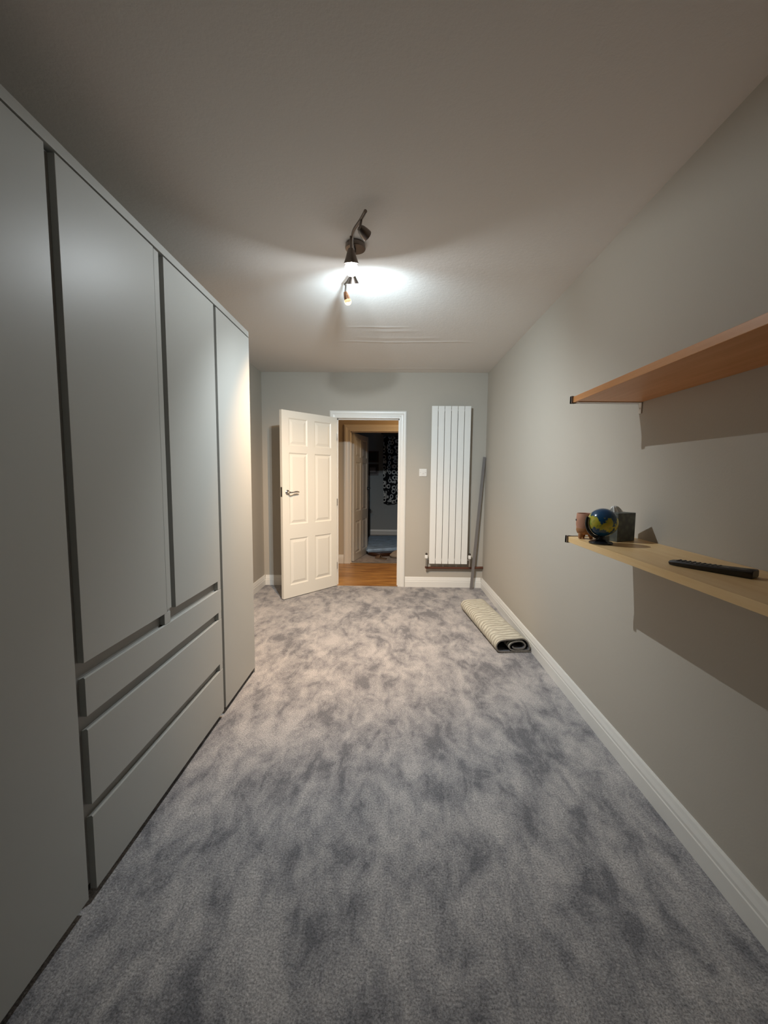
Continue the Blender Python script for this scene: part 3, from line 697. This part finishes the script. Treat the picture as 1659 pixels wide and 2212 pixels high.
# slippers in front of the bed
def slipper(x, y, rz, label, m):
    t = thing('slipper', label, 'slipper', (x, y, 0.003), rz)
    bm = bmesh.new(); rounded([(-0.10, -0.025), (-0.06, -0.036), (0.05, -0.04), (0.09, -0.03), (0.105, 0), (0.09, 0.03), (0.05, 0.036), (-0.06, 0.032), (-0.10, 0.022)], 0, 0.016, bm, 0.004); obj('sole', bm, m, t, True)
    bm = bmesh.new(); rings = []
    for i in range(6):
        u = i/5; xx = 0.0+0.098*u; wdh = 0.037*math.cos(u*0.9); hh = 0.05*(1-u*u*0.75)
        rings.append([bm.verts.new((xx, wdh*math.cos(math.pi*k/10), 0.012+hh*math.sin(math.pi*k/10))) for k in range(11)])
    for A, C in zip(rings, rings[1:]):
        for k in range(10): bm.faces.new((A[k], A[k+1], C[k+1], C[k]))
    bm.faces.new(rings[-1])
    obj('upper', bm, m, t, True)
slipper(-0.16, 6.36, 2.6, 'small brown slipper on carpet in front of the low blue bed', mat('slipper_brown', (0.16, 0.10, 0.06), 0.8))

# curtain
bm = bmesh.new(); cols_, rows_ = 80, 30; g = []
for j in range(rows_+1):
    z = 0.72+1.44*j/rows_; row = []
    for i in range(cols_+1):
        u = i/cols_; row.append(bm.verts.new((-0.185+u*1.15+0.01*math.sin(z*3), 8.860+0.028*math.sin(u*2*math.pi*9)+0.012*math.sin(u*31+z*1.3), z-0.02*math.sin(u*14))))
    g.append(row)
for A, C in zip(g, g[1:]):
    for i in range(cols_): bm.faces.new((A[i], A[i+1], C[i+1], C[i]))
m = bpy.data.materials.new('curtain_print'); m.use_nodes = True; nt = m.node_tree; b = nt.nodes['Principled BSDF']; L = nt.links.new
tc = N(nt, 'ShaderNodeTexCoord'); vo = N(nt, 'ShaderNodeTexVoronoi', Scale=9.5); L(tc.outputs['Object'], vo.inputs['Vector']); vo.inputs['Randomness'].default_value = 0.55
r = N(nt, 'ShaderNodeValToRGB'); r.color_ramp.interpolation = 'CONSTANT'; e = r.color_ramp.elements
e[0].position = 0.0; e[0].color = (0.008, 0.008, 0.01, 1); e[1].position = 0.27; e[1].color = (0.75, 0.73, 0.69, 1); r.color_ramp.elements.new(0.48).color = (0.008, 0.008, 0.01, 1)
L(vo.outputs['Distance'], r.inputs['Fac']); L(r.outputs['Color'], b.inputs['Base Color']); b.inputs['Roughness'].default_value = 0.9
cu = obj('curtain', bm, m, None, True); sd = cu.modifiers.new('thickness', 'SOLIDIFY'); sd.thickness = 0.004
tag(cu, 'black curtain with pale leaf print hanging on the bedroom back wall', 'curtain')
# curtain rail
bm = bmesh.new(); tube(bm, [(-0.24, 8.90, 2.215), (1.1, 8.90, 2.215)], 0.012, 12)
tube(bm, [(-0.20, 8.90, 2.215), (-0.20, 8.998, 2.215)], 0.008, 8)
tag(obj('curtain_rail', bm, DARKHOLE, None, True), 'dark rail carrying the black printed curtain', 'curtain rail')
# two framed pictures
def picture(z0, z1, label, inner):
    t = thing('picture_frame', label, 'picture', (-0.425, BED1-0.001, (z0+z1)/2), group='framed pictures on the bedroom wall'); hz = (z1-z0)/2; hw = 0.130
    bm = bmesh.new(); wq = 0.028
    box(bm, (-hw, -0.02, -hz), (hw, 0, -hz+wq)); box(bm, (-hw, -0.02, hz-wq), (hw, 0, hz)); box(bm, (-hw, -0.02, -hz+wq), (-hw+wq, 0, hz-wq)); box(bm, (hw-wq, -0.02, -hz+wq), (hw, 0, hz-wq))
    obj('frame', bm, mat('frame_dark_red', (0.06, 0.018, 0.012), 0.4), t)
    obj('print', B(((-hw+wq, -0.010, -hz+wq), (hw-wq, -0.002, hz-wq))), inner, t)
    return t
picture(1.60, 1.84, 'dark framed picture on the bedroom wall, the upper one', mat('print_dark', (0.02, 0.02, 0.02), 0.5))
p2 = picture(1.315, 1.56, 'dark red framed picture with pale centre on bedroom wall, the lower one', mat('print_brown', (0.05, 0.03, 0.025), 0.5))
obj('mount', B(((-0.065, -0.013, -0.05), (0.065, -0.0095, 0.05))), mat('print_pale', (0.35, 0.30, 0.28), 0.6), p2)
# dark cabinet behind the bedroom door
cb = thing('bedside_cabinet', 'dark wooden cabinet against the bedroom wall, half hidden by the second door', 'cabinet', (-0.655, 8.78, 0.002))
DW = mat('cabinet_dark', (0.035, 0.022, 0.016), 0.45)
obj('body', B(((-0.19, -0.17, 0.05), (0.19, 0.19, 0.55))), DW, cb)
obj('top', B(((-0.20, -0.185, 0.55), (0.20, 0.195, 0.572)), bev=0.003), DW, cb)
for z in (0.07, 0.31):
    dq = obj('drawer', B(((-0.175, -0.185, z), (0.175, -0.171, z+0.22)), bev=0.003), DW, cb)
    bm = bmesh.new(); lathe(bm, [(0, 0), (0.006, 0), (0.006, 0.012), (0.012, 0.016), (0.010, 0.024), (0, 0.026)], (0, -0.185, z+0.11), (0, -1, 0), 14); obj('knob', bm, CHROME, dq, True)
for sx_ in (-1, 1):
    for sy_ in (-1, 1): obj('leg', B(((sx_*0.165-0.018, sy_*0.15-0.018, 0), (sx_*0.165+0.018, sy_*0.15+0.018, 0.052))), DW, cb)
# pale shaded table lamp standing on it, unlit
tl = thing('table_lamp', 'unlit table lamp with pale shade on the dark bedroom cabinet', 'lamp', (-0.60, 8.74, 0.575))
bm = bmesh.new(); lathe(bm, [(0, 0), (0.06, 0), (0.062, 0.008), (0.02, 0.02), (0.012, 0.06), (0.03, 0.11), (0.012, 0.17), (0.008, 0.24), (0, 0.24)], seg=24); obj('base', bm, DARKHOLE, tl, True)
bm = bmesh.new(); lathe(bm, [(0.115, 0.20), (0.085, 0.50), (0.083, 0.50), (0.112, 0.20)], seg=32); obj('lamp_shade', bm, mat('shade_pale', (0.42, 0.41, 0.38), 0.9), tl, True)
